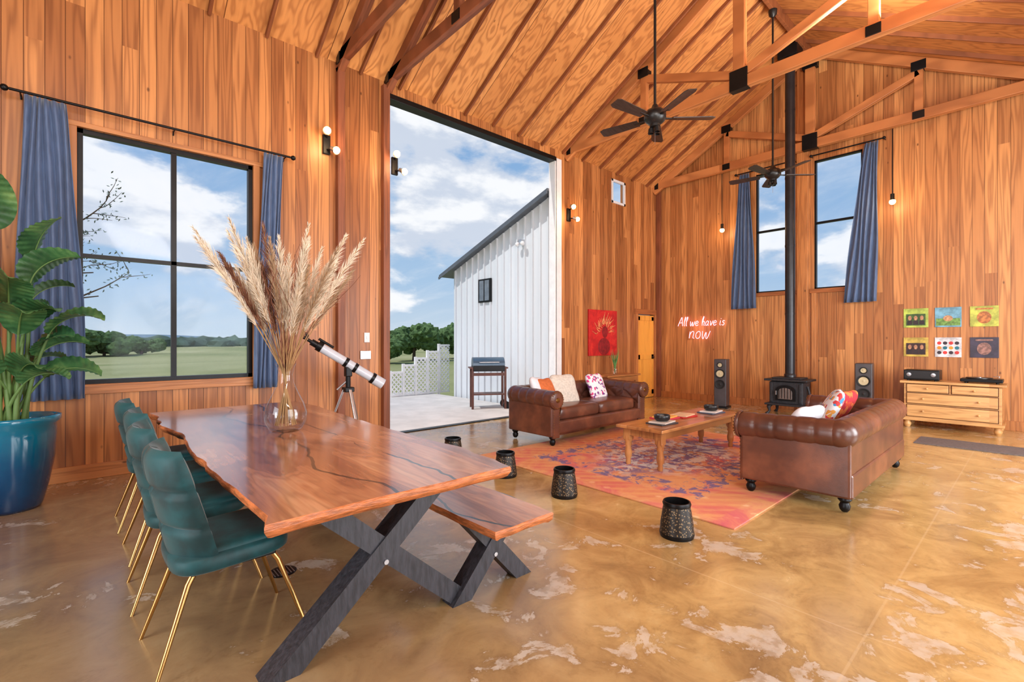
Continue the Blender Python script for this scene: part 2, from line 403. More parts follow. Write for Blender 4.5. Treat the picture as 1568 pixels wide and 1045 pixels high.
b=Bd(); b.box((3.0,YL-.01,1.45),(.08,.02,.14),whitep,None,.004); b.box((3.0,YL-.02,1.45),(.02,.02,.04),whitep); b.box((2.98,YL-.01,1.2),(.16,.02,.12),steel,None,.004)
b.obj('light_switch')
def curtain(axis,a0,a1,b0,b1,zt,zb,pos,folds,amp,sgn,bulge=0):
    b=Bd(); nu=folds*10
    def fn(u,v):
        w=v**.8; l=a0*(1-w)+b0*w; r=a1*(1-w)+b1*w
        k=bulge*math.sin(PI*v)*.5
        a=l-k+(r-l+2*k)*u+.012*math.sin(v*7+u*9)
        d=pos+sgn*(amp*(.6+.4*v)*math.sin(u*folds*2*PI+.5*math.sin(v*4)))
        z=zt+(zb-zt)*v
        return (a,d,z) if axis=='x' else (d,a,z)
    b.grid(fn,nu,24,fabricb)
    o=b.obj('curtain',recalc=False)
    s=o.modifiers.new('thick','SOLIDIFY'); s.thickness=.004
    return o
curtain('x',-.42,-.14,-.46,.0,3.7,.83,YL-.13,6,.035,-1,.05)
curtain('x',1.62,1.84,1.5,1.78,3.7,.83,YL-.13,5,.035,-1,.0)
curtain('y',4.17,4.36,4.02,4.56,5.02,2.1,XF-.13,5,.04,-1)
curtain('y',1.93,2.12,1.95,2.46,5.02,2.12,XF-.13,5,.04,-1)
b=Bd(); b.cyl((-.52,YL-.13,3.72),(1.93,YL-.13,3.72),.013,black,seg=10)
for x in (-.55,1.96): b.sph((x,YL-.13,3.72),.03,black)
for x in (-.45,.73,1.88): b.tube([(x,YL-.13,3.72),(x,YL-.02,3.72),(x,YL,3.69)],.008,black,6)
b.obj('curtain_rod')
for y0,y1 in ((3.3,4.45),(1.85,3.0)):
    b=Bd(); b.cyl((XF-.13,y0,5.04),(XF-.13,y1,5.04),.013,black,seg=10)
    for y in (y0,y1): b.sph((XF-.13,y,5.04),.028,black); b.cyl((XF-.13,y,5.04),(XF,y,5.04),.008,black,seg=8)
    b.obj('curtain_rod')
# ------------------------------------------------------------ lights fixtures
def sconce(x,y,z,name='wall_spotlight'):
    b=Bd(); b.box((0,-.02,0),(.1,.04,.26),black,None,.01)
    for dz,dx in ((.13,-.05),(-.1,.06)):
        b.tube([(0,-.03,dz*.7),(dx*.5,-.1,dz*.8),(dx,-.14,dz)],.012,black,8)
        b.lathe([(.0,-.07),(.03,-.07),(.035,-.02),(.05,.02),(.052,.03)],(dx,-.17,dz),steel,16,(PI/2+.5,0,dx*6))
        b.sph((dx*1.1,-.2,dz-.01),.047,bulb)
    o=b.obj(name,(x,y,z))
    point('bulb_light',(0,-.32,0),9,(1,.66,.34),.08,o)
    return o
sconce(2.42,YL,4.05); sconce(3.42,YL-.02,4.0); sconce(7.35,YL,3.98)
def pendant(y,z,ztop):
    b=Bd(); b.cyl((0,0,0),(0,0,ztop-z),.008,black,seg=6); b.lathe([(.0,.03),(.03,.03),(.03,-.06),(.04,-.08)],(0,0,0),black,14); b.sph((0,0,-.11),.05,bulb)
    o=b.obj('pendant_lamp',(XF-.2,y,z)); point('bulb_light',(-.16,0,-.1),7,(1,.66,.34),.08,o)
pendant(4.72,3.98,5.13); pendant(1.72,3.96,5.13)
def fan(x,z):
    b=Bd(); dk=pm('fan_black',C(34,32,32),.35,.3); bl=pm('fan_blade_wood',C(58,46,42),.4,0,.3,6,0,(1,8,1))
    top=roof(RY)-.22-z
    b.cyl((0,0,.1),(0,0,top),.016,dk,seg=10); b.lathe([(.0,top+.02),(.07,top+.02),(.06,top-.06),(.02,top-.1)],(0,0,0),dk)
    b.lathe([(0,.16),(.03,.16),(.05,.11),(.1,.09),(.125,.05),(.125,-.01),(.09,-.05),(.06,-.07),(.06,-.1),(0,-.11)],(0,0,0),dk,32)
    for k in range(5):
        a=2*PI*k/5+.5; R=Matrix.Rotation(a,3,'Z')@Matrix.Rotation(.2,3,'X')
        out=[]
        n=10
        for i in range(n+1): t=i/n; out.append((.2+.48*t,-(.055+.02*t)*(1 if t<.98 else .7)))
        for i in range(n+1): t=1-i/n; out.append((.2+.48*t,(.055+.02*t)*(1 if t<.98 else .7)))
        q=Bd(); q.slab(out,[(-.005,0),(.005,0)],bl)
        b.add([R@Vector(v) for v in q.v],q.f,bl)
        b.beam(R@Vector((.08,0,.0)),R@Vector((.26,0,0)),.035,.012,dk)
    for k in range(3):
        a=2*PI*k/3; b.lathe([(.0,0),(.028,-.01),(.036,-.07),(.03,-.07)],(.045*math.cos(a),.045*math.sin(a),-.1),dk,12)
    b.cyl((0,0,-.11),(0,0,-.3),.002,steel,seg=5)
    return b.obj('ceiling_fan',(x,RY,z))
fan(4.95,4.0); fan(8.62,4.2)
# ------------------------------------------------------------ dining table
def tablemat():
    m,T,b=newmat('live_edge_mesquite'); tc=T.node('ShaderNodeTexCoord'); sep=T.node('ShaderNodeSeparateXYZ'); T.link(tc.outputs['Object'],sep.inputs[0])
    X,Y,Z=sep.outputs
    n=T.noise(T.comb(T.math('MULTIPLY',X,3.6),T.math('MULTIPLY',Y,.8),Z),1,3,.5,.5)
    ring=T.math('ADD',T.math('MULTIPLY',T.math('SINE',T.math('MULTIPLY',n,70)),.5),.5)
    fine=T.noise(T.comb(T.math('MULTIPLY',X,60),T.math('MULTIPLY',Y,3),Z),1,3)
    c=T.ramp(T.math('ADD',T.math('MULTIPLY',n,.8),T.math('MULTIPLY',fine,.2)),[(.3,C(92,54,38)),(.43,C(152,96,66)),(.56,C(190,132,92)),(.75,C(226,180,138))])
    c=T.mix(T.math('MULTIPLY',T.math('POWER',ring,2),.3),c,C(92,50,32))
    for off,k,w in ((-.12,.5,.009),(.2,.35,.008)):
        w1=T.math('MULTIPLY',T.math('SUBTRACT',T.noise(T.comb(off*20,T.math('MULTIPLY',Y,1.1),0),1,4),.5),k)
        d=T.math('ABSOLUTE',T.math('SUBTRACT',T.math('SUBTRACT',X,off),w1))
        brk=T.math('MULTIPLY',T.step(T.noise(T.comb(7.0,T.math('MULTIPLY',Y,1.3),off*9),1,1),.38,.46),w)
        c=T.mix(T.math('MULTIPLY',T.math('LESS_THAN',d,brk),.95),c,C(26,20,20))
    T.link(c,b.inputs['Base Color']); b.inputs['Roughness'].default_value=.24; b.inputs['Coat Weight'].default_value=.6; b.inputs['Coat Roughness'].default_value=.1
    return m
tmat=tablemat()
edgem=pm('live_edge_sapwood',C(192,112,64),.4,0,.4,12,.5,(1,1,6))
def live_outline(hx,hy,amp,seed):
    out=[];n=40
    f=lambda a:amp*(noise.noise(Vector((a*1.3,seed,0)))*1.2+.35*noise.noise(Vector((a*6,seed+3,0))))
    for i in range(n): t=-1+2*i/n; out.append((hx+f(t*hy*1.0),t*hy))
    for i in range(10): t=1-2*i/10; out.append((t*hx,hy+f(t+20)*.25))
    for i in range(n): t=1-2*i/n; out.append((-hx+f(t*hy+40),t*hy))
    for i in range(10): t=-1+2*i/10; out.append((t*hx,-hy+f(t+60)*.25))
    return out
def xleg(b,y,zt,ht,hb,w,mat):
    for k,s in enumerate((1,-1)):
        y0=y-(w*.5 if k==0 else w*.42); y1=y+(w*.5 if k==0 else w*.42)
        hw=w*.6
        poly=[(-s*hb-hw,0),(-s*hb+hw,0),(s*ht+hw,zt),(s*ht-hw,zt)]
        b.prism(poly,1,y0,y1,mat)
    b.cyl((0,y-w*.56,zt/2),(0,y+w*.56,zt/2),.012,steel,seg=10)
b=Bd()
b.slab(live_outline(.6,1.75,.07,2.3),[(.7,-.045),(.71,-.02),(.735,.0),(.752,.0),(.76,-.008)],tmat,edgem)
for y in (-1.42,1.42):
    xleg(b,y,.705,.34,.46,.12,blackm); b.box((0,y,.69),(.95,.1,.03),blackm,None,.004)
b.obj('dining_table',(1.06,3.55,0))
b=Bd()
b.slab(live_outline(.21,1.5,.03,5.1),[(.395,-.03),(.41,-.005),(.435,.0),(.445,.0),(.45,-.006)],tmat,edgem)
for y in (-1.2,1.2): xleg(b,y,.395,.13,.23,.1,blackm)
b.obj('dining_bench',(1.72,3.3,0))
# ------------------------------------------------------------ dining chairs
b=Bd()
b.sup((.0,0,.45),(.48,.5,.09),teal,.4,.5,(0,-.04,0),36,14)
b.sup((.02,0,.48),(.43,.45,.08),teal,.5,.5,(0,-.04,0),36,14)
hw=lambda t:.25*(1-.14*max(0,(t-.75)/.25)**2)*(.88+.12*min(1,t/.3))
P=lambda s,t:(-.18-.11*t+.12*abs(2*s-1)**2.4*(1-.35*t),(2*s-1)*hw(t),.42+t*.52)
def TT(s,t):
    u=2*s-1;v=2*t-1
    k=.085*max(0,(1-abs(u)**7))**.6*max(0,(1-abs(v)**8))**.6
    g=1-.45*math.exp(-((t-.36)/.025)**2)-.45*math.exp(-((t-.68)/.025)**2)
    g-=.4*math.exp(-(u/.05)**2)
    return k*g
b.shell(P,TT,40,36,teal)
b.box((0,0,.4),(.34,.36,.02),black,None,.005)
for sx in (1,-1):
    for sy in (1,-1):
        x0=.15*sx;y0=.16*sy
        b.tube([(x0,y0,.41),(x0*1.2,y0*1.08,.36),((.3 if sx>0 else -.3),.225*sy,0)],[.013,.013,.008],gold,10)
ch=b.obj('dining_chair',(.5,2.6,0),.03)
dup(ch,(.48,3.3,0),-.02); dup(ch,(.5,4.0,0),.02); dup(ch,(.48,4.7,0),0)
# ------------------------------------------------------------ vase with pampas
b=Bd()
prof=[(0,.0),(.085,.0),(.11,.02),(.135,.07),(.14,.13),(.12,.2),(.085,.27),(.055,.34),(.045,.4),(.055,.45),(.07,.48)]
b.lathe(prof,(0,0,0),vglass,40)
b.lathe([(0,.022),(.08,.022),(.108,.03),(.128,.07),(.132,.12)],(0,0,0),vglass,40)
b.obj('glass_vase',(1.06,3.58,.76),recalc=False)
cream=pm('pampas_cream',C(228,214,192),.9,0,.12,20); tan=pm('pampas_tan',C(178,150,120),.9,0,.15,20); rust=pm('pampas_rust',C(122,76,56),.9,0,.2,20); stemm=pm('dry_stem',C(166,130,86),.8)
b=Bd(); rnd=random.Random(3)
def strand(p,d,L,w,mat):
    d=d.normalized(); s=d.cross(Vector((rnd.uniform(-1,1),rnd.uniform(-1,1),rnd.uniform(-1,1)))).normalized()*w
    q=p+d*L*.55; e=p+d*L+Vector((0,0,-L*.18))
    b.add([p-s,p+s,q+s*.8,q-s*.8,e],[[0,1,2,3],[3,2,4]],mat)
NS=38
for i in range(NS):
    az=2*PI*i/NS+rnd.uniform(-.2,.2); ln=rnd.uniform(.06,.4) if i%3 else rnd.uniform(.36,.54)
    H=rnd.uniform(.85,1.2)
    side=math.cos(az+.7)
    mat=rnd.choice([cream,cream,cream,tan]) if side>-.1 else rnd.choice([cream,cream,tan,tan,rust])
    dirv=Vector((math.cos(az)*math.sin(ln),math.sin(az)*math.sin(ln),math.cos(ln)))
    neck=Vector((math.cos(az)*.025,math.sin(az)*.025,.42)); base=Vector((-math.cos(az)*.07,-math.sin(az)*.07,.04))
    pts=[base,neck]; L=H-.1
    for k in range(1,15):
        t=k/14; p=neck+dirv*L*t+Vector((math.cos(az),math.sin(az),-.5))*(.16*t*t*math.sin(ln)*L); pts.append(p)
    b.tube(pts,[.003]*len(pts),stemm,5)
    st=6; N=len(pts)
    for k in range(300):
        t=rnd.random(); f=st+t*(N-1-st); j=min(N-2,int(f)); p=pts[j].lerp(pts[j+1],f-j); tdir=(pts[j+1]-pts[j]).normalized()
        o=Vector((rnd.gauss(0,1),rnd.gauss(0,1),rnd.gauss(0,1))); o=(o-tdir*o.dot(tdir)).normalized()
        ll=(.04+.1*math.sin(PI*min(1,t*.9+.12)))*rnd.uniform(.6,1.2)
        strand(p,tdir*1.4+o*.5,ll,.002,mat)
for i in range(14):
    az=rnd.uniform(0,2*PI); ln=rnd.uniform(.15,.5); p=Vector((0,0,.4)); pts=[Vector((0,0,.05)),p.copy()]; d=Vector((math.cos(az)*math.sin(ln),math.sin(az)*math.sin(ln),math.cos(ln)))
    for k in range(12):
        d=(d+Vector((rnd.gauss(0,.16),rnd.gauss(0,.16),.05))).normalized(); p=p+d*.078; pts.append(p.copy())
    b.tube(pts,[.004*(1-.7*k/len(pts)) for k in range(len(pts))],rust,5)
b.obj('pampas_grass_bouquet',(1.06,3.58,.765),recalc=False)
# ------------------------------------------------------------ sofas
def sofa():
    L=2.3;D=.95;b=Bd()
    b.box((0,0.02,.22),(L-.14,D-.12,.2),leath,None,.02)
    b.box((0,-D/2+.07,.235),(L-.36,.06,.17),leath,None,.025,3)
    b.box((0,D/2-.135,.37),(L-.112,.165,.5),leath,None,.02)
    for s in (-1,1):
        b.box((s*(L/2-.14),0,.37),(.17,D-.1,.5),leath,None,.02)
        n=60
        pts=[(s*(L/2-.125),-D/2+.03+(D-.17)*i/n,.61+.02*i/n) for i in range(n+1)]
        b.tube(pts,[.118*(1-.05*abs(math.cos(i/n*PI*5))**12) for i in range(n+1)],leath,24)
        b.lathe([(0,0),(.1,0),(.122,-.012),(.126,-.03),(.118,-.04)],(s*(L/2-.125),-D/2+.0,.61),leath,28,(PI/2,0,0))
        b.lathe([(0,.012),(.03,.01),(.035,.0)],(s*(L/2-.125),-D/2+.0,.61),brass,14,(PI/2,0,0))
        for k in range(22):
            a=2*PI*k/22; b.sph((s*(L/2-.125)+.105*math.cos(a),-D/2-.002,.61+.105*math.sin(a)),.007,brass,6,4)
        b.box((s*(L/2-.14),-D/2+.05,.3),(.13,.03,.4),leath,None,.012,3)
        for k in range(12):
            for q in (-.055,.055): b.sph((s*(L/2-.14)+q,-D/2+.034,.13+k*.032),.006,brass,6,4)
        def fa(u,v,s=s):
            y=-D/2+.06+(D-.3)*u; z=.4+.24*v; uu=y/.15; vv=z/.12
            h=min(abs(math.sin(PI*(uu+vv)/2)),abs(math.sin(PI*(uu-vv)/2)))**.45
            return (s*(L/2-.225-.035*h*math.sin(PI*min(1,max(0,v)))**.4),y,z)
        b.grid(fa,40,18,leath)
        b.sph((s*(L/2-.125),D/2-.13,.63),.122,leath,20,12)
        for yy in (-D/2+.11,D/2-.11):
            b.lathe([(.0,.12),(.045,.12),(.05,.1),(.03,.075),(.042,.05),(.036,.02),(.02,.0),(0,0)],(s*(L/2-.14),yy,0),black,16)
    n=110
    b.tube([(-L/2+.125+(L-.25)*i/n,D/2-.13,.63) for i in range(n+1)],[.118*(1-.05*abs(math.cos(i/n*PI*12))**12) for i in range(n+1)],leath,24)
    def fb(u,v):
        x=-L/2+.22+(L-.44)*u; z=.38+.3*v; uu=x/.16; vv=z/.13
        h=min(abs(math.sin(PI*(uu+vv)/2)),abs(math.sin(PI*(uu-vv)/2)))**.45
        return (x,D/2-.2-.055*h*math.sin(PI*v)**.3-.04*(1-v),z)
    b.grid(fb,150,26,leath)
    w=(L-.5)/2
    for s in (-1,1): b.sup((s*w/2,-.075,.4),(w,D-.33,.19),leath,.35,.18,None,48,14)
    return b
b=sofa(); s1=b.obj('chesterfield_sofa',(5.62,4.68,.012)); s2=dup(s1,(5.6,1.42,.012),PI)
def pillow(loc,mat,rot,sz=.42):
    b=Bd(); b.sup((0,0,0),(sz,sz,.15),mat,.9,.42,None,36,14,pinch=.12); o=b.obj('throw_pillow',loc); o.rotation_euler=rot; return o
def patt(name,cols,scale):
    m,T,b=newmat(name); tc=T.node('ShaderNodeTexCoord'); vo=T.node('ShaderNodeTexVoronoi'); T.link(tc.outputs['Object'],vo.inputs['Vector']); vo.inputs['Scale'].default_value=scale
    sp=T.node('ShaderNodeSeparateXYZ'); T.link(vo.outputs['Color'],sp.inputs[0])
    n=len(cols); T.link(T.ramp(sp.outputs[0],[(i/n,c) for i,c in enumerate(cols)],'CONSTANT'),b.inputs['Base Color']); b.inputs['Roughness'].default_value=.85
    return m
creamF=pm('cream_fabric',C(206,198,186),.9,0,.14,30,.2); orangeF=pm('orange_fabric',C(196,104,54),.9,0,.15,20,.2); whiteF=pm('white_fabric',C(222,222,228),.9,0,.05,20,.1)
pinkP=patt('pink_patterned_fabric',[C(230,228,232),C(230,228,232),C(230,228,232),C(214,70,130),C(230,228,232),C(120,60,130)],30)
multi=patt('multicolour_fabric',[C(230,230,234),C(70,140,190),C(230,230,234),C(204,64,64),C(230,230,234),C(226,156,70)],26)
redP=patt('red_patterned_fabric',[C(204,70,44),C(214,116,54),C(180,40,50)],18)
pillow((4.98,4.76,.66),orangeF,(1.15,0,.25),.4); pillow((5.32,4.74,.67),creamF,(1.2,0,-.12),.46); pillow((6.14,4.78,.66),pinkP,(1.2,0,.1),.42); pillow((4.84,4.8,.69),whiteF,(1.2,.1,.4),.38)
pillow((5.0,1.5,.61),whiteF,(-1.0,0,-.2),.42); pillow((5.7,1.45,.68),multi,(-1.1,0,.3),.46); pillow((6.15,1.45,.67),redP,(-1.1,0,-.1),.4)
# ------------------------------------------------------------ coffee table
b=Bd(); b.box((0,0,.435),(1.95,.58,.035),pineT,None,.008); b.box((0,0,.375),(1.8,.46,.085),pineT,None,.004)
for sx in (-1,1):
    for sy in (-1,1):
        b.lathe([(0,0),(.025,0),(.03,.03),(.024,.06),(.038,.09),(.042,.14),(.03,.2),(.04,.23),(.034,.25),(.045,.27),(.045,.33)],(sx*.86,sy*.2,0),pineT,18)
        b.box((sx*.86,sy*.2,.34),(.085,.085,.12),pineT,None,.005)
b.obj('coffee_table',(5.42,2.9,.012))
T0z=.012+.4525
bowl=pm('black_ceramic',C(30,30,32),.35)
def bowlo(x,y):
    b=Bd(); b.lathe([(0,0),(.06,0),(.085,.02),(.09,.06),(.082,.07),(.075,.06),(.07,.02),(0,.012)],(0,0,0),bowl,24); b.lathe([(0,.05),(.065,.05)],(0,0,0),whiteF,20); b.obj('candle_bowl',(x,y,T0z+.0325))
for x,y,cols in ((4.85,2.85,[(60,60,64),(210,200,190)]),(5.5,2.95,[(196,50,50),(230,200,160)]),(6.05,2.85,[(80,90,110),(230,225,220)]),(5.2,3.02,[(200,60,80),(240,180,90)])):
    b=Bd(); z=0
    for i,c in enumerate(cols):
        m=pm('book_cover',C(*c),.4,0,.1); b.box((0,0,z+.008),(.3-.03*i,.22-.02*i,.015),m,(0,0,.2*i-.1),.002); z+=.0155
    b.obj('magazine_stack',(x,y,T0z))
bowlo(4.85,2.85); bowlo(6.05,2.85)
def rugmat():
    m,T,b=newmat('faded_persian_rug'); tc=T.node('ShaderNodeTexCoord'); o=tc.outputs['Object']; sep=T.node('ShaderNodeSeparateXYZ'); T.link(o,sep.inputs[0]); X,Y,Z=sep.outputs
    ax=T.math('ABSOLUTE',X); ay=T.math('ABSOLUTE',Y)
    n=T.noise(o,1.6,5,.65,1); n2=T.noise(o,7,5,.7,.5)
    c=T.ramp(n,[(.3,C(212,128,90)),(.45,C(224,164,112)),(.6,C(216,122,108)),(.75,C(202,86,110))])
    vo=T.node('ShaderNodeTexVoronoi'); T.link(T.comb(ax,ay,0),vo.inputs['Vector']); vo.inputs['Scale'].default_value=7; vo.inputs['Randomness'].default_value=.7
    mot=T.math('SUBTRACT',1,T.step(vo.outputs['Distance'],.12,.32))
    c=T.mix(T.math('MULTIPLY',T.math('MULTIPLY',mot,T.step(n2,.42,.58)),.65),c,C(240,210,160))
    d=T.math('ADD',T.math('DIVIDE',ax,1.3),T.math('DIVIDE',ay,1.05))
    md=T.math('MULTIPLY',T.math('SUBTRACT',1,T.step(d,.8,1.15)),T.step(T.noise(o,4,4,.7,1.5),.42,.54))
    c=T.mix(T.math('MULTIPLY',md,.8),c,C(106,100,156))
    md2=T.math('MULTIPLY',T.math('SUBTRACT',1,T.step(d,.6,1.3)),T.step(T.noise(T.comb(ay,ax,3.0),6,4,.7,1.5),.48,.56))
    c=T.mix(T.math('MULTIPLY',md2,.85),c,C(234,224,214))
    bd=T.math('MAXIMUM',T.math('SUBTRACT',ax,1.35),T.math('SUBTRACT',ay,1.05))
    band=T.math('MULTIPLY',T.step(bd,0,.02),T.math('SUBTRACT',1,T.step(bd,.3,.32)))
    c=T.mix(T.math('MULTIPLY',band,.28),c,C(214,106,72))
    vs=T.math('MULTIPLY',T.math('GREATER_THAN',T.math('SINE',T.math('MULTIPLY',T.math('ADD',X,Y),34)),.2),band)
    c=T.mix(T.math('MULTIPLY',T.math('MULTIPLY',vs,n2),.5),c,C(234,188,116))
    inn=T.math('MULTIPLY',T.step(n2,.5,.57),T.math('MULTIPLY',T.step(bd,-.38,-.33),T.math('SUBTRACT',1,T.step(bd,-.03,0))))
    c=T.mix(T.math('MULTIPLY',inn,.8),c,C(78,92,156))
    T.link(c,b.inputs['Base Color']); b.inputs['Roughness'].default_value=.95; T.link(T.bump(T.noise(o,200,2),.3,.005),b.inputs['Normal'])
    return m
b=Bd(); b.box((0,0,.006),(3.5,3.05,.012),rugmat(),None,.003); b.obj('area_rug',(5.32,3.03,0))
def lanmat():
    m,T,b=newmat('pierced_black_metal'); tc=T.node('ShaderNodeTexCoord'); vo=T.node('ShaderNodeTexVoronoi'); T.link(tc.outputs['Object'],vo.inputs['Vector']); vo.inputs['Scale'].default_value=66
    k=T.math('SUBTRACT',1,T.step(vo.outputs['Distance'],.26,.38)); T.link(T.mix(k,C(40,36,33),C(140,116,84)),b.inputs['Base Color']); b.inputs['Roughness'].default_value=.45; b.inputs['Metallic'].default_value=.3
    return m
lm=lanmat(); b=Bd()
b.lathe([(0,.005),(.11,.005),(.115,.0),(.12,.02),(.12,.03)],(0,0,0),black,32)
b.lathe([(.118,.03),(.114,.09),(.1,.18),(.093,.22)],(0,0,0),lm,32)
b.lathe([(.095,.22),(.099,.235),(.093,.25),(.084,.25),(.086,.22),(.106,.05),(0,.03)],(0,0,0),black,32)
b.cyl((0,0,.03),(0,0,.14),.04,whiteF)
ln=b.obj('candle_lantern',(3.16,1.74,0))
for p in ((3.22,2.87),(3.24,3.7),(3.25,4.66)): dup(ln,(*p,0))
# ------------------------------------------------------------ stove
b=Bd()
b.box((0,0,.42),(.44,.58,.42),castiron,None,.02); b.box((0,0,.66),(.54,.74,.04),castiron,None,.012); b.box((-.02,0,.2),(.56,.7,.035),castiron,None,.01)
b.box((0,0,.695),(.4,.5,.03),castiron,None,.01)
arch=[(-.17,.28)]+[(-.17*math.cos(PI*i/12),.46+.11*math.sin(PI*i/12)) for i in range(13)]+[(.17,.28)]
b.prism(arch,0,-.25,-.215,black)
arch2=[(y*.7,.31+(z-.28)*.72) for y,z in arch]; gls=pm('stove_glass',C(120,110,106),.08,0); b.prism(arch2,0,-.262,-.24,gls)
for k in range(-2,3): b.box((-.268,k*.05,.42),(.01,.008,.2),black)
b.box((-.27,.15,.42),(.03,.02,.08),steel,None,.006)
for sy in (-1,1):
    b.box((-.225,sy*.25,.42),(.03,.05,.36),castiron,None,.01)
    for sx in (-1,1): b.tube([(sx*.18,sy*.26,.2),(sx*.22,sy*.3,.14),(sx*.2,sy*.29,.06),(sx*.24,sy*.33,.0)],[.04,.036,.022,.032],castiron,10)
for sy in (-1,1): b.tube([(0,sy*.3,.3),(0,sy*.34,.4),(0,sy*.3,.55)],.02,castiron,8)
b.obj('wood_stove',(10.0,3.18,0))
b=Bd(); zt=roof(3.18)
pipem=pm('stove_pipe_enamel',C(44,44,48),.35,.4)
b.cyl((0,0,.71),(0,0,zt+.1),.085,pipem,seg=28)
for z in (1.9,3.2,4.5,5.8): b.cyl((0,0,z),(0,0,z+.04),.089,pipem,seg=28)
b.lathe([(.1,.71),(.1,.76),(.085,.78)],(0,0,0),pipem); b.box((0,0,zt-.14),(.34,.34,.3),black,None,.01)
b.obj('stove_pipe',(10.02,3.18,0))
b=Bd(); spk=pm('speaker_cabinet',C(66,60,62),.35,0,.2); cone=pm('speaker_cone',C(190,176,140),.5); rub=pm('speaker_rubber',C(20,20,22),.6)
b.box((0,0,.53),(.3,.24,.98),spk,None,.012); b.box((0,0,.02),(.34,.3,.04),black,None,.008)
for z,r,c_ in ((.9,.05,cone),(.72,.085,cone),(.5,.085,rub)):
    b.lathe([(r*1.15,0),(r*1.15,.012),(r,.014),(r*.85,.004),(r*.3,-.01),(.0,.004)],(-.152,0,z),rub,24,(0,-PI/2,0)); b.lathe([(r*.82,.006),(r*.35,.0),(0,.012)],(-.154,0,z),c_,24,(0,-PI/2,0))
spo=b.obj('floor_speaker',(9.95,4.46,0),.2); dup(spo,(9.95,2.0,0),.1)
b=Bd(); b.box((0,0,.43),(.46,1.12,.56),pineC,None,.006); b.box((-.01,0,.735),(.52,1.22,.04),pineC,None,.008); b.box((-.01,0,.14),(.5,1.18,.05),pineC,None,.008)
dk=pm('drawer_gap',C(96,56,26),.7)
for (y,z,w,h) in ((-.27,.64,.5,.12),(.27,.64,.5,.12),(0,.475,1.04,.16),(0,.275,1.04,.18)):
    b.box((-.232,y,z),(.006,w+.02,h+.02),dk); b.box((-.24,y,z),(.02,w,h),pineC,None,.005)
    for yy in ((y,) if w<.6 else (y-.32,y+.32)): b.lathe([(.008,0),(.008,.015),(.018,.025),(.012,.034),(0,.036)],(-.25,yy,z),pineC,14,(0,-PI/2,0))
for sx in (-1,1):
    for sy in (-1,1): b.lathe([(0,0),(.028,0),(.045,.03),(.05,.06),(.035,.09),(.045,.115)],(sx*.18,sy*.52,0),pineC,16)
b.obj('pine_dresser',(10.22,.92,0))
b=Bd(); b.box((0,0,.095),(.32,.44,.16),black,None,.008); b.box((-.165,0,.1),(.01,.42,.12),bowl)
for y in (-.15,.15): b.lathe([(.03,0),(.03,.02),(0,.022)],(-.168,y,.1),steel,16,(0,-PI/2,0))
for y in (-.17,.17):
    for x in (-.12,.12): b.cyl((x,y,0),(x,y,.02),.015,black,seg=8)
b.obj('stereo_receiver',(10.2,1.27,.755))
b=Bd(); b.box((0,0,.045),(.34,.46,.05),black,None,.008); b.cyl((0,.03,.07),(0,.03,.085),.15,bowl,seg=36); b.tube([(.1,-.18,.08),(.1,-.18,.11),(-.05,-.13,.105)],.006,steel,8); b.cyl((0,.03,.085),(0,.03,.09),.04,steel)
for y in (-.17,.17):
    for x in (-.12,.12): b.cyl((x,y,0),(x,y,.02),.015,black,seg=8)
b.obj('turntable',(10.2,.58,.755))
alb=[((1.43,1.80),(176,196,80),(60,90,40),'f'),((1.015,1.80),(110,165,190),(110,150,70),'l'),((.585,1.80),(186,190,76),(190,116,60),'c'),
     ((1.43,1.295),(206,176,76),(64,36,36),'f'),((1.015,1.295),(220,220,224),(40,120,140),'d'),((.585,1.295),(56,46,66),(150,110,100),'c')]
for (y,z),c1,c2,kind in alb:
    b=Bd(); m1=pm('album_art',C(*c1),.35,0,.35,9); m2=pm('album_ink',C(*c2),.4,0,.5,25)
    b.box((0,0,0),(.012,.33,.33),m1,None,.002)
    x=-.0075
    if kind=='f':
        b.box((x,0,-.03),(.002,.26,.2),m2); 
        for k in (-1,0,1): b.sup((x-.001,k*.08,.0),(.002,.05,.08),pm('skin_ink',C(186,136,104),.5,0,.4,40),1,1,None,14,8); b.box((x-.0005,k*.08,-.08),(.002,.07,.07),pm('dark_ink',C(50,40,44),.5))
    elif kind=='l': b.box((x,0,-.08),(.002,.3,.12),m2); b.sup((x-.001,0,-.02),(.002,.12,.1),pm('figure_ink',C(200,150,110),.5,0,.4,40),1,1,None,16,8)
    elif kind=='c': b.sup((x-.001,0,-.02),(.002,.17,.2),m2,1,1,None,18,8); b.box((x,0,.12),(.002,.2,.025),m2)
    else:
        for i in range(4):
            for j in range(3):
                mm=pm('dot_ink',C(*[(210,60,60),(40,120,140),(60,50,60),(230,150,50)][(i*2+j)%4]),.5)
                b.lathe([(0,.001),(.028,.001),(.028,0)],(x,-.11+i*.073,-.09+j*.08),mm,14,(0,-PI/2,0))
    b.obj('album_cover',(XF-.0085,y,z))
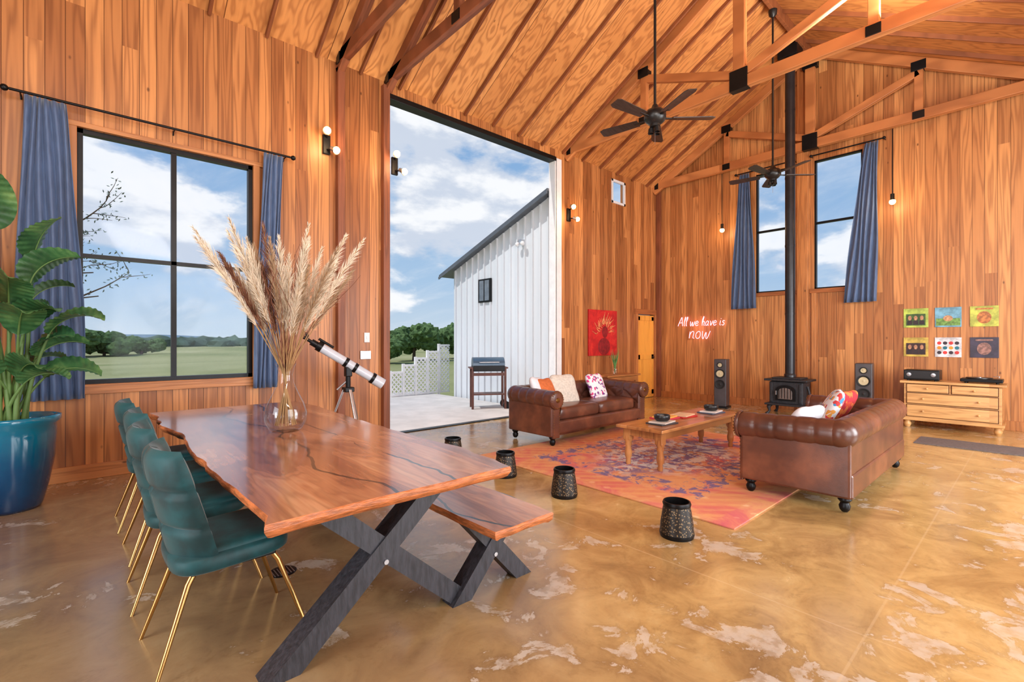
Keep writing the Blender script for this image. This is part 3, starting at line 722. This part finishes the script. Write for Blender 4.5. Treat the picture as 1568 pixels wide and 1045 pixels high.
G={'A':(.68,[[(0,0),(.16,.55),(.32,1),(.42,.5),(.56,0)],[(.1,.35),(.5,.38)]]),'l':(.24,[[(.05,.5),(.14,.9),(.08,1.0),(.03,.6),(.06,.1),(.16,0)]]),
'w':(.64,[[(0,.5),(.05,.08),(.14,0),(.26,.42),(.32,.02),(.42,.05),(.54,.5)]]),'e':(.44,[[(0,.25),(.26,.3),(.24,.48),(.1,.5),(0,.22),(.12,0),(.34,.1)]]),
'h':(.44,[[(.08,0),(.02,.6),(.1,1),(.14,.85),(.03,.25),(.16,.48),(.28,.4),(.27,.06),(.36,.02)]]),'a':(.46,[[(.3,.42),(.14,.5),(0,.22),(.1,0),(.26,.15),(.31,.48),(.28,.08),(.38,.02)]]),
'v':(.42,[[(0,.48),(.08,.4),(.14,0),(.26,.25),(.34,.52)]]),'i':(.2,[[(.02,.5),(.0,.1),(.1,0)],[(.03,.68),(.04,.73)]]),'s':(.38,[[(.28,.44),(.12,.5),(.08,.34),(.25,.2),(.18,.0),(0,.06)]]),
'n':(.46,[[(0,.48),(.02,.02),(.04,.3),(.18,.5),(.29,.4),(.28,.06),(.38,.02)]]),'o':(.44,[[(.16,.5),(.02,.36),(.04,.08),(.2,.0),(.32,.16),(.28,.42),(.16,.5)]]),' ':(.28,[])}
neon=pm('pink_neon_tube',C(255,180,190),.3,emit=(1,.36,.46,1),es=2.8)
def cat(p,n=5):
    p=[Vector(q) for q in p]; 
    if len(p)<3: return p
    e=[p[0]]+p+[p[-1]]; out=[]
    for i in range(1,len(e)-2):
        for k in range(n):
            t=k/n; a,b_,c,d=e[i-1:i+3]
            out.append(.5*((2*b_)+(-a+c)*t+(2*a-5*b_+4*c-d)*t*t+(-a+3*b_-3*c+d)*t**3))
    out.append(p[-1]); return out
b=Bd()
def write(txt,y0,z0,s):
    u=0
    for ch_ in txt:
        w,st=G[ch_]
        for k in st:
            pts=[(-.03,y0-(u+q.x+.18*q.y)*s,z0+q.y*s) for q in cat(k)]; b.tube(pts,.0065,neon,8)
        u+=w
write('All we have is',5.86,1.76,.21); write('now',5.58,1.46,.34)
for y,z in ((5.66,1.85),(5.1,1.85),(5.4,1.55)): b.cyl((-.02,y,z),(0.02,y,z),.006,black,seg=6)
b.obj('neon_sign',(XF-.02,0,0))
point('neon_glow',(XF-.15,5.3,1.72),3,(1,.35,.45),.3)
def paintmat():
    m,T,b=newmat('red_canvas'); tc=T.node('ShaderNodeTexCoord'); o=tc.outputs['Object']; n=T.noise(o,5,5,.6,1)
    T.link(T.ramp(n,[(.35,C(170,24,28)),(.55,C(202,34,34)),(.75,C(218,66,44))]),b.inputs['Base Color']); b.inputs['Roughness'].default_value=.5; return m
b=Bd(); b.box((0,0,0),(1.0,.04,1.0),paintmat(),None,.004); ink=pm('cream_brushstroke',C(220,150,96),.6,0,.5,12); dkr=pm('dark_red_paint',C(134,20,26),.6,0,.3,12)
rb=random.Random(4)
for k in range(26):
    a=PI*(.02+.96*k/25)+rb.uniform(-.08,.08); r0=rb.uniform(.12,.26); r1=rb.uniform(.28,.46)
    x0,z0=.05+r0*math.cos(a),.0+r0*math.sin(a)
    b.tube([(x0,-.023,z0),(.05+r1*.7*math.cos(a+.12),-.023,r1*.7*math.sin(a+.12)),(min(.47,.05+r1*math.cos(a)),-.023,r1*math.sin(a)+.02)],[.004,.009,.003],ink,6)
b.sup((.05,-.022,.02),(.2,.01,.26),dkr,1,1); b.sup((.02,-.022,-.3),(.42,.01,.38),dkr,1,.6); 
b.obj('red_painting',(8.48,YL-.022,1.58))
b=Bd(); b.box((0,0,.66),(1.2,.42,.04),pineT,None,.006); b.box((0,0,.58),(1.08,.34,.1),pineT,None,.004)
for sx in (-1,1):
    for sy in (-1,1): b.box((sx*.5,sy*.14,.3),(.055,.055,.6),pineT,None,.004)
b.box((0,0,.16),(1.05,.32,.03),pineT,None,.004); b.obj('console_table',(8.6,6.14,0))
b=Bd(); leafg=pm('leaf_green',C(84,134,66),.5,0,.3,14)
b.lathe([(0,0),(.05,0),(.065,.08),(.05,.16),(.04,.18),(.035,.17),(.045,.08),(0,.02)],(0,0,0),vglass,20)
for k in range(18):
    a=k*2.4; b.tube([(0,0,.02),(.02*math.cos(a),.02*math.sin(a),.2),(.09*math.cos(a),.09*math.sin(a),.42+.06*(k%3))],[.003,.01,.001],leafg,5)
b.obj('vase_of_greenery',(8.5,6.12,.68))
b=Bd(); b.box((0,0,.006),(.62,1.7,.012),pm('grey_mat',C(110,102,100),.95,0,.2,40,.3),None,.003); b.obj('floor_mat',(8.75,.3,0))
b=Bd(); b.lathe([(0,.002),(.06,.002),(.075,.003),(.08,0)],(0,0,0),black,28)
for k in range(-3,4): b.box((k*.018,0,.0035),(.006,.1,.001),steel)
b.obj('floor_drain',(.89,3.07,0))
b=Bd(); wt=pm('telescope_white',C(196,202,212),.25,0,.04)
d=Vector((.62,-.2,-.42)).normalized(); c=Vector((0,0,1.12))
b.cyl(c-d*.42,c+d*.36,.055,wt,seg=24); b.cyl(c+d*.36,c+d*.5,.068,wt,seg=24); b.cyl(c+d*.485,c+d*.502,.06,black,seg=24); b.cyl(c-d*.5,c-d*.42,.04,black,seg=18); b.cyl(c-d*.6,c-d*.5,.02,black,seg=12)
b.cyl(c-d*.05,c-d*.01,.062,black,seg=24); b.cyl(c+d*.08,c+d*.12,.062,black,seg=24); b.cyl(c+d*.33,c+d*.37,.07,black,seg=24); b.cyl(c-d*.42,c-d*.36,.06,black,seg=24)
u=Vector((0,0,1)); b.cyl(c-d*.4+u*.09,c-d*.2+u*.09,.016,black,seg=10)
b.tube([c-d*.55,c-d*.56+u*.08],.018,black,10)
b.box((0,0,1.02),(.08,.08,.12),black,None,.01); b.cyl((0,0,.8),(0,0,1.0),.03,black,seg=12); b.tube([(0,0,.92),(-.12,.05,.8)],.012,steel,8); b.box((0,0,.8),(.12,.12,.06),black,None,.01)
for k in range(3):
    a=2*PI*k/3+.6; q=Vector((math.cos(a),math.sin(a),0)); b.beam(q*.05+u*.8,q*.2+u*.4,.035,.025,steel); b.beam(q*.19+u*.43,q*.34+u*.0,.026,.02,steel); b.beam(u*.42,q*.19+u*.42,.012,.008,black); b.sph(q*.34+u*.012,.014,black)
b.cyl((0,0,.415),(0,0,.425),.09,black,seg=18)
b.obj('telescope',(2.42,5.72,0))
# ------------------------------------------------------------ potted plant
b=Bd()
def glaze():
    m,T,bb=newmat('blue_glaze'); tc=T.node('ShaderNodeTexCoord'); sep=T.node('ShaderNodeSeparateXYZ'); T.link(tc.outputs['Object'],sep.inputs[0])
    n=T.noise(tc.outputs['Object'],6,4,.6); f=T.math('ADD',sep.outputs[2],T.math('MULTIPLY',n,.3))
    T.link(T.ramp(f,[(.1,C(4,40,76)),(.5,C(6,78,124)),(.85,C(16,120,152))]),bb.inputs['Base Color']); bb.inputs['Roughness'].default_value=.12; bb.inputs['Coat Weight'].default_value=.6; return m
gz=glaze(); soil=pm('soil',C(60,44,32),.95,0,.3,40,.5)
b.lathe([(0,0),(.18,0),(.195,.03),(.235,.2),(.27,.42),(.28,.62),(.28,.7),(.31,.73),(.31,.77),(.275,.775),(.26,.72),(.25,.68),(0,.68)],(0,0,0),gz,48)
b.lathe([(0,.7),(.26,.69)],(0,0,0),soil,24)
leafm,T,bb=newmat('bird_of_paradise_leaf'); tc=T.node('ShaderNodeTexCoord'); n=T.noise(tc.outputs['Object'],5,4,.6)
T.link(T.ramp(n,[(.3,C(36,72,48)),(.5,C(64,112,66)),(.66,C(108,148,88)),(.8,C(166,170,100))]),bb.inputs['Base Color']); bb.inputs['Roughness'].default_value=.35
stalk=pm('leaf_stalk',C(100,132,72),.5)
rp=random.Random(11)
def leaf(az,ln,SLn,L,W,droop,roll):
    h=Vector((math.cos(az),math.sin(az),0)); base=Vector((rp.uniform(-.08,.08),rp.uniform(-.08,.08),.68)); pts=[]; p=base.copy(); ang=ln*.3
    for i in range(10):
        pts.append(p.copy()); ang+=ln*.09; p=p+(h*math.sin(ang)+Vector((0,0,1))*math.cos(ang))*SLn/9
    b.tube(pts,[.02-.0012*i for i in range(10)],stalk,7)
    mid=[];p=pts[-1]
    for i in range(17): mid.append((p.copy(),ang)); ang+=droop/16; p=p+(h*math.sin(ang)+Vector((0,0,1))*math.cos(ang))*L/16
    side=h.cross(Vector((0,0,1)))
    def fn(u,v):
        i=v*16; j=min(15,int(i)); q=mid[j][0].lerp(mid[j+1][0],i-j); a=mid[j][1]
        t=h*math.sin(a)+Vector((0,0,1))*math.cos(a); nn=side.cross(t); s=side*math.cos(roll)+nn*math.sin(roll); nn2=s.cross(t)
        w=W*(math.sin(PI*min(1,v**.75)))**.65*.5+.002; k=(u-.5)*2
        return q+s*w*k-nn2*(abs(k)**1.2*w*.38)*(-1)+nn2*.006*math.sin(v*70+abs(k)*5)*abs(k)
    b.grid(fn,12,48,leafm)
    b.tube([m[0] for m in mid],[.008*(1-i/18) for i in range(17)],stalk,5)
specs=[(-.9,.25,.85,.4,.27,1.7,.3),(-.4,.3,.8,.46,.3,1.7,-.3),(.1,.35,.6,.4,.26,1.6,.4),(.6,.4,.5,.36,.24,1.6,0),(-1.4,.35,.8,.5,.28,1.5,.2),(-2.0,.4,1.0,.55,.28,1.3,.4),(2.4,.35,1.1,.5,.26,1.3,0),
 (-.2,.1,1.2,.45,.27,1.5,.5),(-1.0,.1,1.4,.5,.28,1.2,-.5),(.3,.1,1.0,.42,.25,1.6,.2),(-1.7,.15,1.6,.55,.3,.9,-.2),(3.0,.2,1.6,.55,.28,.8,.3),(-.6,.55,.4,.38,.24,1.5,0),(.9,.2,.85,.42,.24,1.5,.3),(-1.2,.5,.45,.42,.26,1.4,.5),(-.05,.6,.45,.42,.26,1.6,-.5),
 (-2.6,.2,1.5,.6,.3,.8,.2),(-1.5,.15,1.0,.46,.28,1.6,.6),(-.7,.2,.6,.4,.26,1.6,-.6),(-2.2,.6,.5,.45,.26,1.3,0)]
for s_ in specs: leaf(*s_)
b.obj('potted_bird_of_paradise',(-.46,5.72,0),recalc=False)
# ------------------------------------------------------------ outside
def grassmat():
    m,T,b=newmat('grass_field'); tc=T.node('ShaderNodeTexCoord'); o=tc.outputs['Object']
    n=T.noise(o,.05,5,.6,1); n2=T.noise(o,3,5,.7); 
    c=T.ramp(n,[(.35,C(128,138,88)),(.5,C(164,162,116)),(.65,C(192,184,142))]); c=T.mix(T.math('MULTIPLY',n2,.5),c,C(98,112,66)); T.link(c,b.inputs['Base Color']); b.inputs['Roughness'].default_value=1; b.inputs['Specular IOR Level'].default_value=.1
    return m
b=Bd(); gm=grassmat()
def gf(u,v):
    x=(u-.5)*2; y=(v-.5)*2; X=math.copysign(abs(x)**3,x)*900; Y=math.copysign(abs(y)**3,y)*900
    r=math.hypot(X-4,Y); z=-.22+ (noise.noise(Vector((X*.02,Y*.02,0)))*min(1.2,max(0,(r-25)*.02))) - min(.6,max(0,(r-20)*.01))
    return (X,Y,z)
b.grid(gf,80,80,gm); b.obj('ground_field',recalc=False)
b=Bd(); b.bx(1.5,6.98,YL+WT+.01,11.6,-.3,-.01,patio,.01); b.obj('patio_slab')
siding=pm('white_metal_siding',C(220,226,232),.4,0,.05,1,0,(1,1,.2)); greyroof=pm('grey_metal_roof',C(96,102,110),.4,.3,.1)
b=Bd(); xa=7.1; y0b=YL+WT+.02
rz2=lambda y:3.2+(10.13-y)*.345
b.prism([(y0b,-.2),(10.13,-.2),(10.13,rz2(10.13)),(y0b,rz2(y0b))],0,xa,13,siding)
y=6.75
while y<10.13:
    b.prism([(y-.018,-.2),(y+.018,-.2),(y+.018,rz2(y)-.02),(y-.018,rz2(y)-.02)],0,xa-.035,xa+.01,siding); y+=.235
b.prism([(y0b,rz2(y0b)),(10.5,rz2(10.5)),(10.5,rz2(10.5)+.05),(y0b,rz2(y0b)+.05)],0,xa-.22,8.6,greyroof)
b.prism([(y0b,rz2(y0b)-.06),(10.5,rz2(10.5)-.06),(10.5,rz2(10.5)+.0),(y0b,rz2(y0b)+.0)],0,xa-.24,xa-.21,greyroof)
b.box((xa-.02,8.82,2.6),(.05,.46,.56),black,None,.005); 
for yy in (8.72,8.92): b.box((xa-.05,yy,2.6),(.01,.16,.48),pm('dark_glass',C(110,120,130),.05))
b.box((xa-.06,7.5,3.55),(.1,.12,.1),steel,None,.01); b.sph((xa-.12,7.42,3.5),.05,whitep); b.sph((xa-.12,7.58,3.5),.05,whitep)
b.obj('metal_barn')
b=Bd()
for i in range(5):
    x0=5.7+i*.36; zt=.62+i*.17; w=.34
    b.box((x0,10.9,zt/2-.1),(.06,.06,zt+.25),whitep); 
    b.box((x0+w/2,10.9,zt-.02),(w,.05,.05),whitep); b.box((x0+w/2,10.9,.02),(w,.04,.05),whitep)
    for k in range(-3,12):
        for s in (1,-1):
            a=k*.12; 
            z0=max(0,a); z1=min(zt,a+w); 
            if z1-z0<.04: continue
            xs0=x0+(z0-a) if s>0 else x0+w-(z0-a); xs1=x0+(z1-a) if s>0 else x0+w-(z1-a)
            b.beam((xs0,10.9+.01*s,z0),(xs1,10.9+.01*s,z1),.012,.03,whitep,0)
b.obj('lattice_stair_railing')
b=Bd(); gl_=pm('grill_enamel',C(70,92,112),.3,.3,.1); redl=pm('grill_frame',C(96,60,52),.5,.2)
prof=[(-.22*math.cos(PI*i/10),.9+.17*math.sin(PI*i/10)) for i in range(11)]
b.prism([(y*1.0,z) for y,z in prof],0,-.33,.33,gl_); b.box((0,0,.84),(.66,.46,.12),black,None,.01); b.tube([(-.2,-.24,.97),(-.2,-.28,.97),(.2,-.28,.97),(.2,-.24,.97)],.012,steel,8)
for sx in (-1,1):
    b.box((sx*.36,0,.85),(.08,.42,.03),redl,None,.004)
    for sy in (-1,1): b.box((sx*.34,sy*.19,.42),(.045,.045,.84),redl,None,.004)
b.box((0,0,.3),(.66,.4,.025),redl,None,.004); b.box((0,-.2,.72),(.68,.03,.06),redl)
for sy in (-1,1): b.cyl((.37,sy*.19-.02,.07),(.37,sy*.19+.02,.07),.08,black)
b.obj('barbecue_grill',(6.32,7.78,-.01),-.55)
def rock(b,c,r,mat,seed,sq=.8,sub=2):
    bm=bmesh.new(); bmesh.ops.create_icosphere(bm,subdivisions=sub,radius=1)
    vs=[]
    for v in bm.verts:
        n=noise.noise(v.co*2.2+Vector((seed,seed*2,0)))*.4+noise.noise(v.co*7+Vector((seed,0,0)))*.35
        p=v.co*(1+n); vs.append((c[0]+p.x*r,c[1]+p.y*r,c[2]+p.z*r*sq))
    bm.verts.index_update(); b.add(vs,[[q.index for q in f.verts] for f in bm.faces],mat,False); bm.free()
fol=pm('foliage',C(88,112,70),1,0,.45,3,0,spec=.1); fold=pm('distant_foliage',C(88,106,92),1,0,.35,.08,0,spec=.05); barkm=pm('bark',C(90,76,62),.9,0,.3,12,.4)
b=Bd(); rt=random.Random(5)
for i in range(300):
    a=math.radians(rt.uniform(35,112)); R=rt.uniform(190,280)
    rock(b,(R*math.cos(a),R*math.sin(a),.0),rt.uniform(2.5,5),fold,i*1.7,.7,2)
b.obj('distant_tree_line')
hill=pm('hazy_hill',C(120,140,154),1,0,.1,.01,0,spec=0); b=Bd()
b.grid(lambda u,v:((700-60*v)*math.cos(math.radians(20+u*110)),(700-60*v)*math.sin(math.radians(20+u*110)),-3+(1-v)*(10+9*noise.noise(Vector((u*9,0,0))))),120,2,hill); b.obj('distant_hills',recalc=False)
def tree(x,y,h,r,seed):
    b=Bd(); q=random.Random(seed); b.tube([(0,0,-.9),(.1,0,h*.4),(0,.1,h*.75)],[.16,.12,.06],barkm,8)
    for i in range(26):
        a=q.uniform(0,6.28); rr=r*q.uniform(.1,.8); rock(b,(rr*math.cos(a),rr*math.sin(a),h*.6+q.uniform(-.45,.4)*h*.7),r*q.uniform(.2,.36),fol,seed+i,.85,3)
    b.obj('oak_tree',(x,y,0))
tree(21,36,2.6,2.6,1); tree(17,33,1.7,1.8,20); tree(27,38,2.8,2.6,3); tree(24.5,30,2.0,2.0,9)
tree(1.5,68,2.0,3.0,31); tree(5,72,1.6,2.4,33); tree(-2.5,66,1.9,2.8,35)
b=Bd(); q=random.Random(21)
lf=pm('grey_green_leaves',C(96,116,100),.8,0,.3,5)
def branch(p,d,L,r,lev):
    pts=[p.copy()]; n=6
    for i in range(n):
        d=(d+Vector((q.gauss(0,.13),q.gauss(0,.13),q.gauss(0,.1)+.02))).normalized(); p=p+d*L/n; pts.append(p.copy())
        if lev<2 and i>0 and q.random()<.8:
            branch(p,(d+Vector((q.gauss(0,.6),q.gauss(0,.6),q.gauss(0,.45)))).normalized(),L*.5,r*.5,lev+1)
        if lev>=1 and q.random()<.8:
            for k in range(3):
                o=p+Vector((q.gauss(0,.05),q.gauss(0,.05),q.gauss(0,.05))); s=Vector((q.gauss(0,1),q.gauss(0,1),q.gauss(0,1))).normalized()*.03; t=s.orthogonal().normalized()*.014
                b.add([o-s,o+t,o+s,o-t],[[0,1,2,3]],lf)
    b.tube(pts,[r*(1-.7*i/n) for i in range(n+1)],barkm,6)
b.tube([(0,0,-.3),(.05,0,1),(-.05,0,2.2)],[.16,.13,.1],barkm,10)
for d in ((1,-.1,.2),(1,.1,.9),(-.5,.3,1),(-1,0,.5),(.8,.1,.02)): branch(Vector((0,0,2.0+.3*d[2])),Vector(d).normalized(),1.7,.03,0)
b.obj('mesquite_tree',(-1.5,10.2,0),recalc=False)
# ------------------------------------------------------------ world
w=bpy.data.worlds.new('World'); sc.world=w; w.use_nodes=True; T=NT(w.node_tree); bg=T.n['Background']
tc=T.node('ShaderNodeTexCoord'); sep=T.node('ShaderNodeSeparateXYZ'); T.link(tc.outputs['Generated'],sep.inputs[0]); X,Y,Z=sep.outputs
zz=T.math('MAXIMUM',Z,0.0)
sky=T.ramp(zz,[(0,C(200,216,230)),(.12,C(168,198,228)),(.35,C(134,174,218)),(.8,C(92,138,200))])
den=T.math('ADD',zz,.2)
cv=T.comb(X,Y,T.math('MULTIPLY',Z,2.1))
n=T.noise(cv,3.1,10,.55,.1)
env=T.math('MULTIPLY',T.step(Z,.03,.2),T.math('SUBTRACT',1,T.step(Z,.3,.55)))
cf=T.step(T.math('ADD',n,T.math('MULTIPLY',env,.13)),.57,.645)
wisp=T.math('MULTIPLY',T.step(T.noise(T.comb(T.math('DIVIDE',X,den),T.math('MULTIPLY',T.math('DIVIDE',Y,den),.5),5),1.6,8,.65,1),.42,.75),.6)
n2=T.noise(T.comb(X,Y,T.math('MULTIPLY',T.math('ADD',Z,.04),2.1)),3.1,10,.55,.1)
sh=T.step(T.math('SUBTRACT',n2,n),-.06,.05)
ccol=T.mix(sh,C(252,253,255),C(208,217,232))
c=T.mix(wisp,sky,C(226,234,244)); c=T.mix(T.math('MULTIPLY',cf,.93),c,ccol)
T.link(c,bg.inputs[0]); bg.inputs[1].default_value=1.03
s=bpy.data.lights.new('sun','SUN'); s.energy=2.8; s.angle=.02; s.color=(1,.96,.9); so=bpy.data.objects.new('sun',s); sc.collection.objects.link(so)
so.rotation_euler=Vector((.62,-.12,-1)).to_track_quat('-Z','Y').to_euler(); so.location=(-20,10,40)
area('fill_side_a',(2.2,YR-.3,1.9),(3.2,4,2.0),3.4,2.7,260,(.96,.98,1))  # added fill lamp outside the nearer right-wall opening
area('fill_side_b',(6.8,YR-.3,1.9),(7.6,4,2.4),3.4,2.7,420,(.96,.98,1))  # second added fill lamp, brightens the far end through the right wall
area('fill_back',(XB-.3,2.0,1.7),(4,2.6,2.4),2.9,3.0,180,(.94,.97,1))  # added fill panel behind the camera, shining in through the back opening
area('fill_high_back',(-1.0,1.5,4.6),(2.2,3.2,0.0),2.2,1.2,80,(1,.95,.88))  # unseen lamp added high behind the camera to fill the room
area('fill_up_ceiling',(1.0,-.8,3.6),(4.5,3,7.2),1.6,1.0,190,(1,.95,.88))  # added upward fill that brightens the ceiling, no fixture modelled
area('fill_up_truss',(7.3,1.2,5.42),(7.6,1.4,9),.09,2.2,120,(1,.93,.82))  # added strip light hidden above the chord to brighten the right roof slope
cd=bpy.data.cameras.new('camera'); co=bpy.data.objects.new('camera',cd); sc.collection.objects.link(co)
co.location=(0,0,1.4); co.rotation_euler=(PI/2,0,math.radians(-42.0)); cd.sensor_width=36; cd.lens=16.67; cd.clip_end=3000; cd.clip_start=.05
sc.camera=co
sc.view_settings.view_transform='Standard'; sc.view_settings.look='None'; sc.view_settings.exposure=0.0
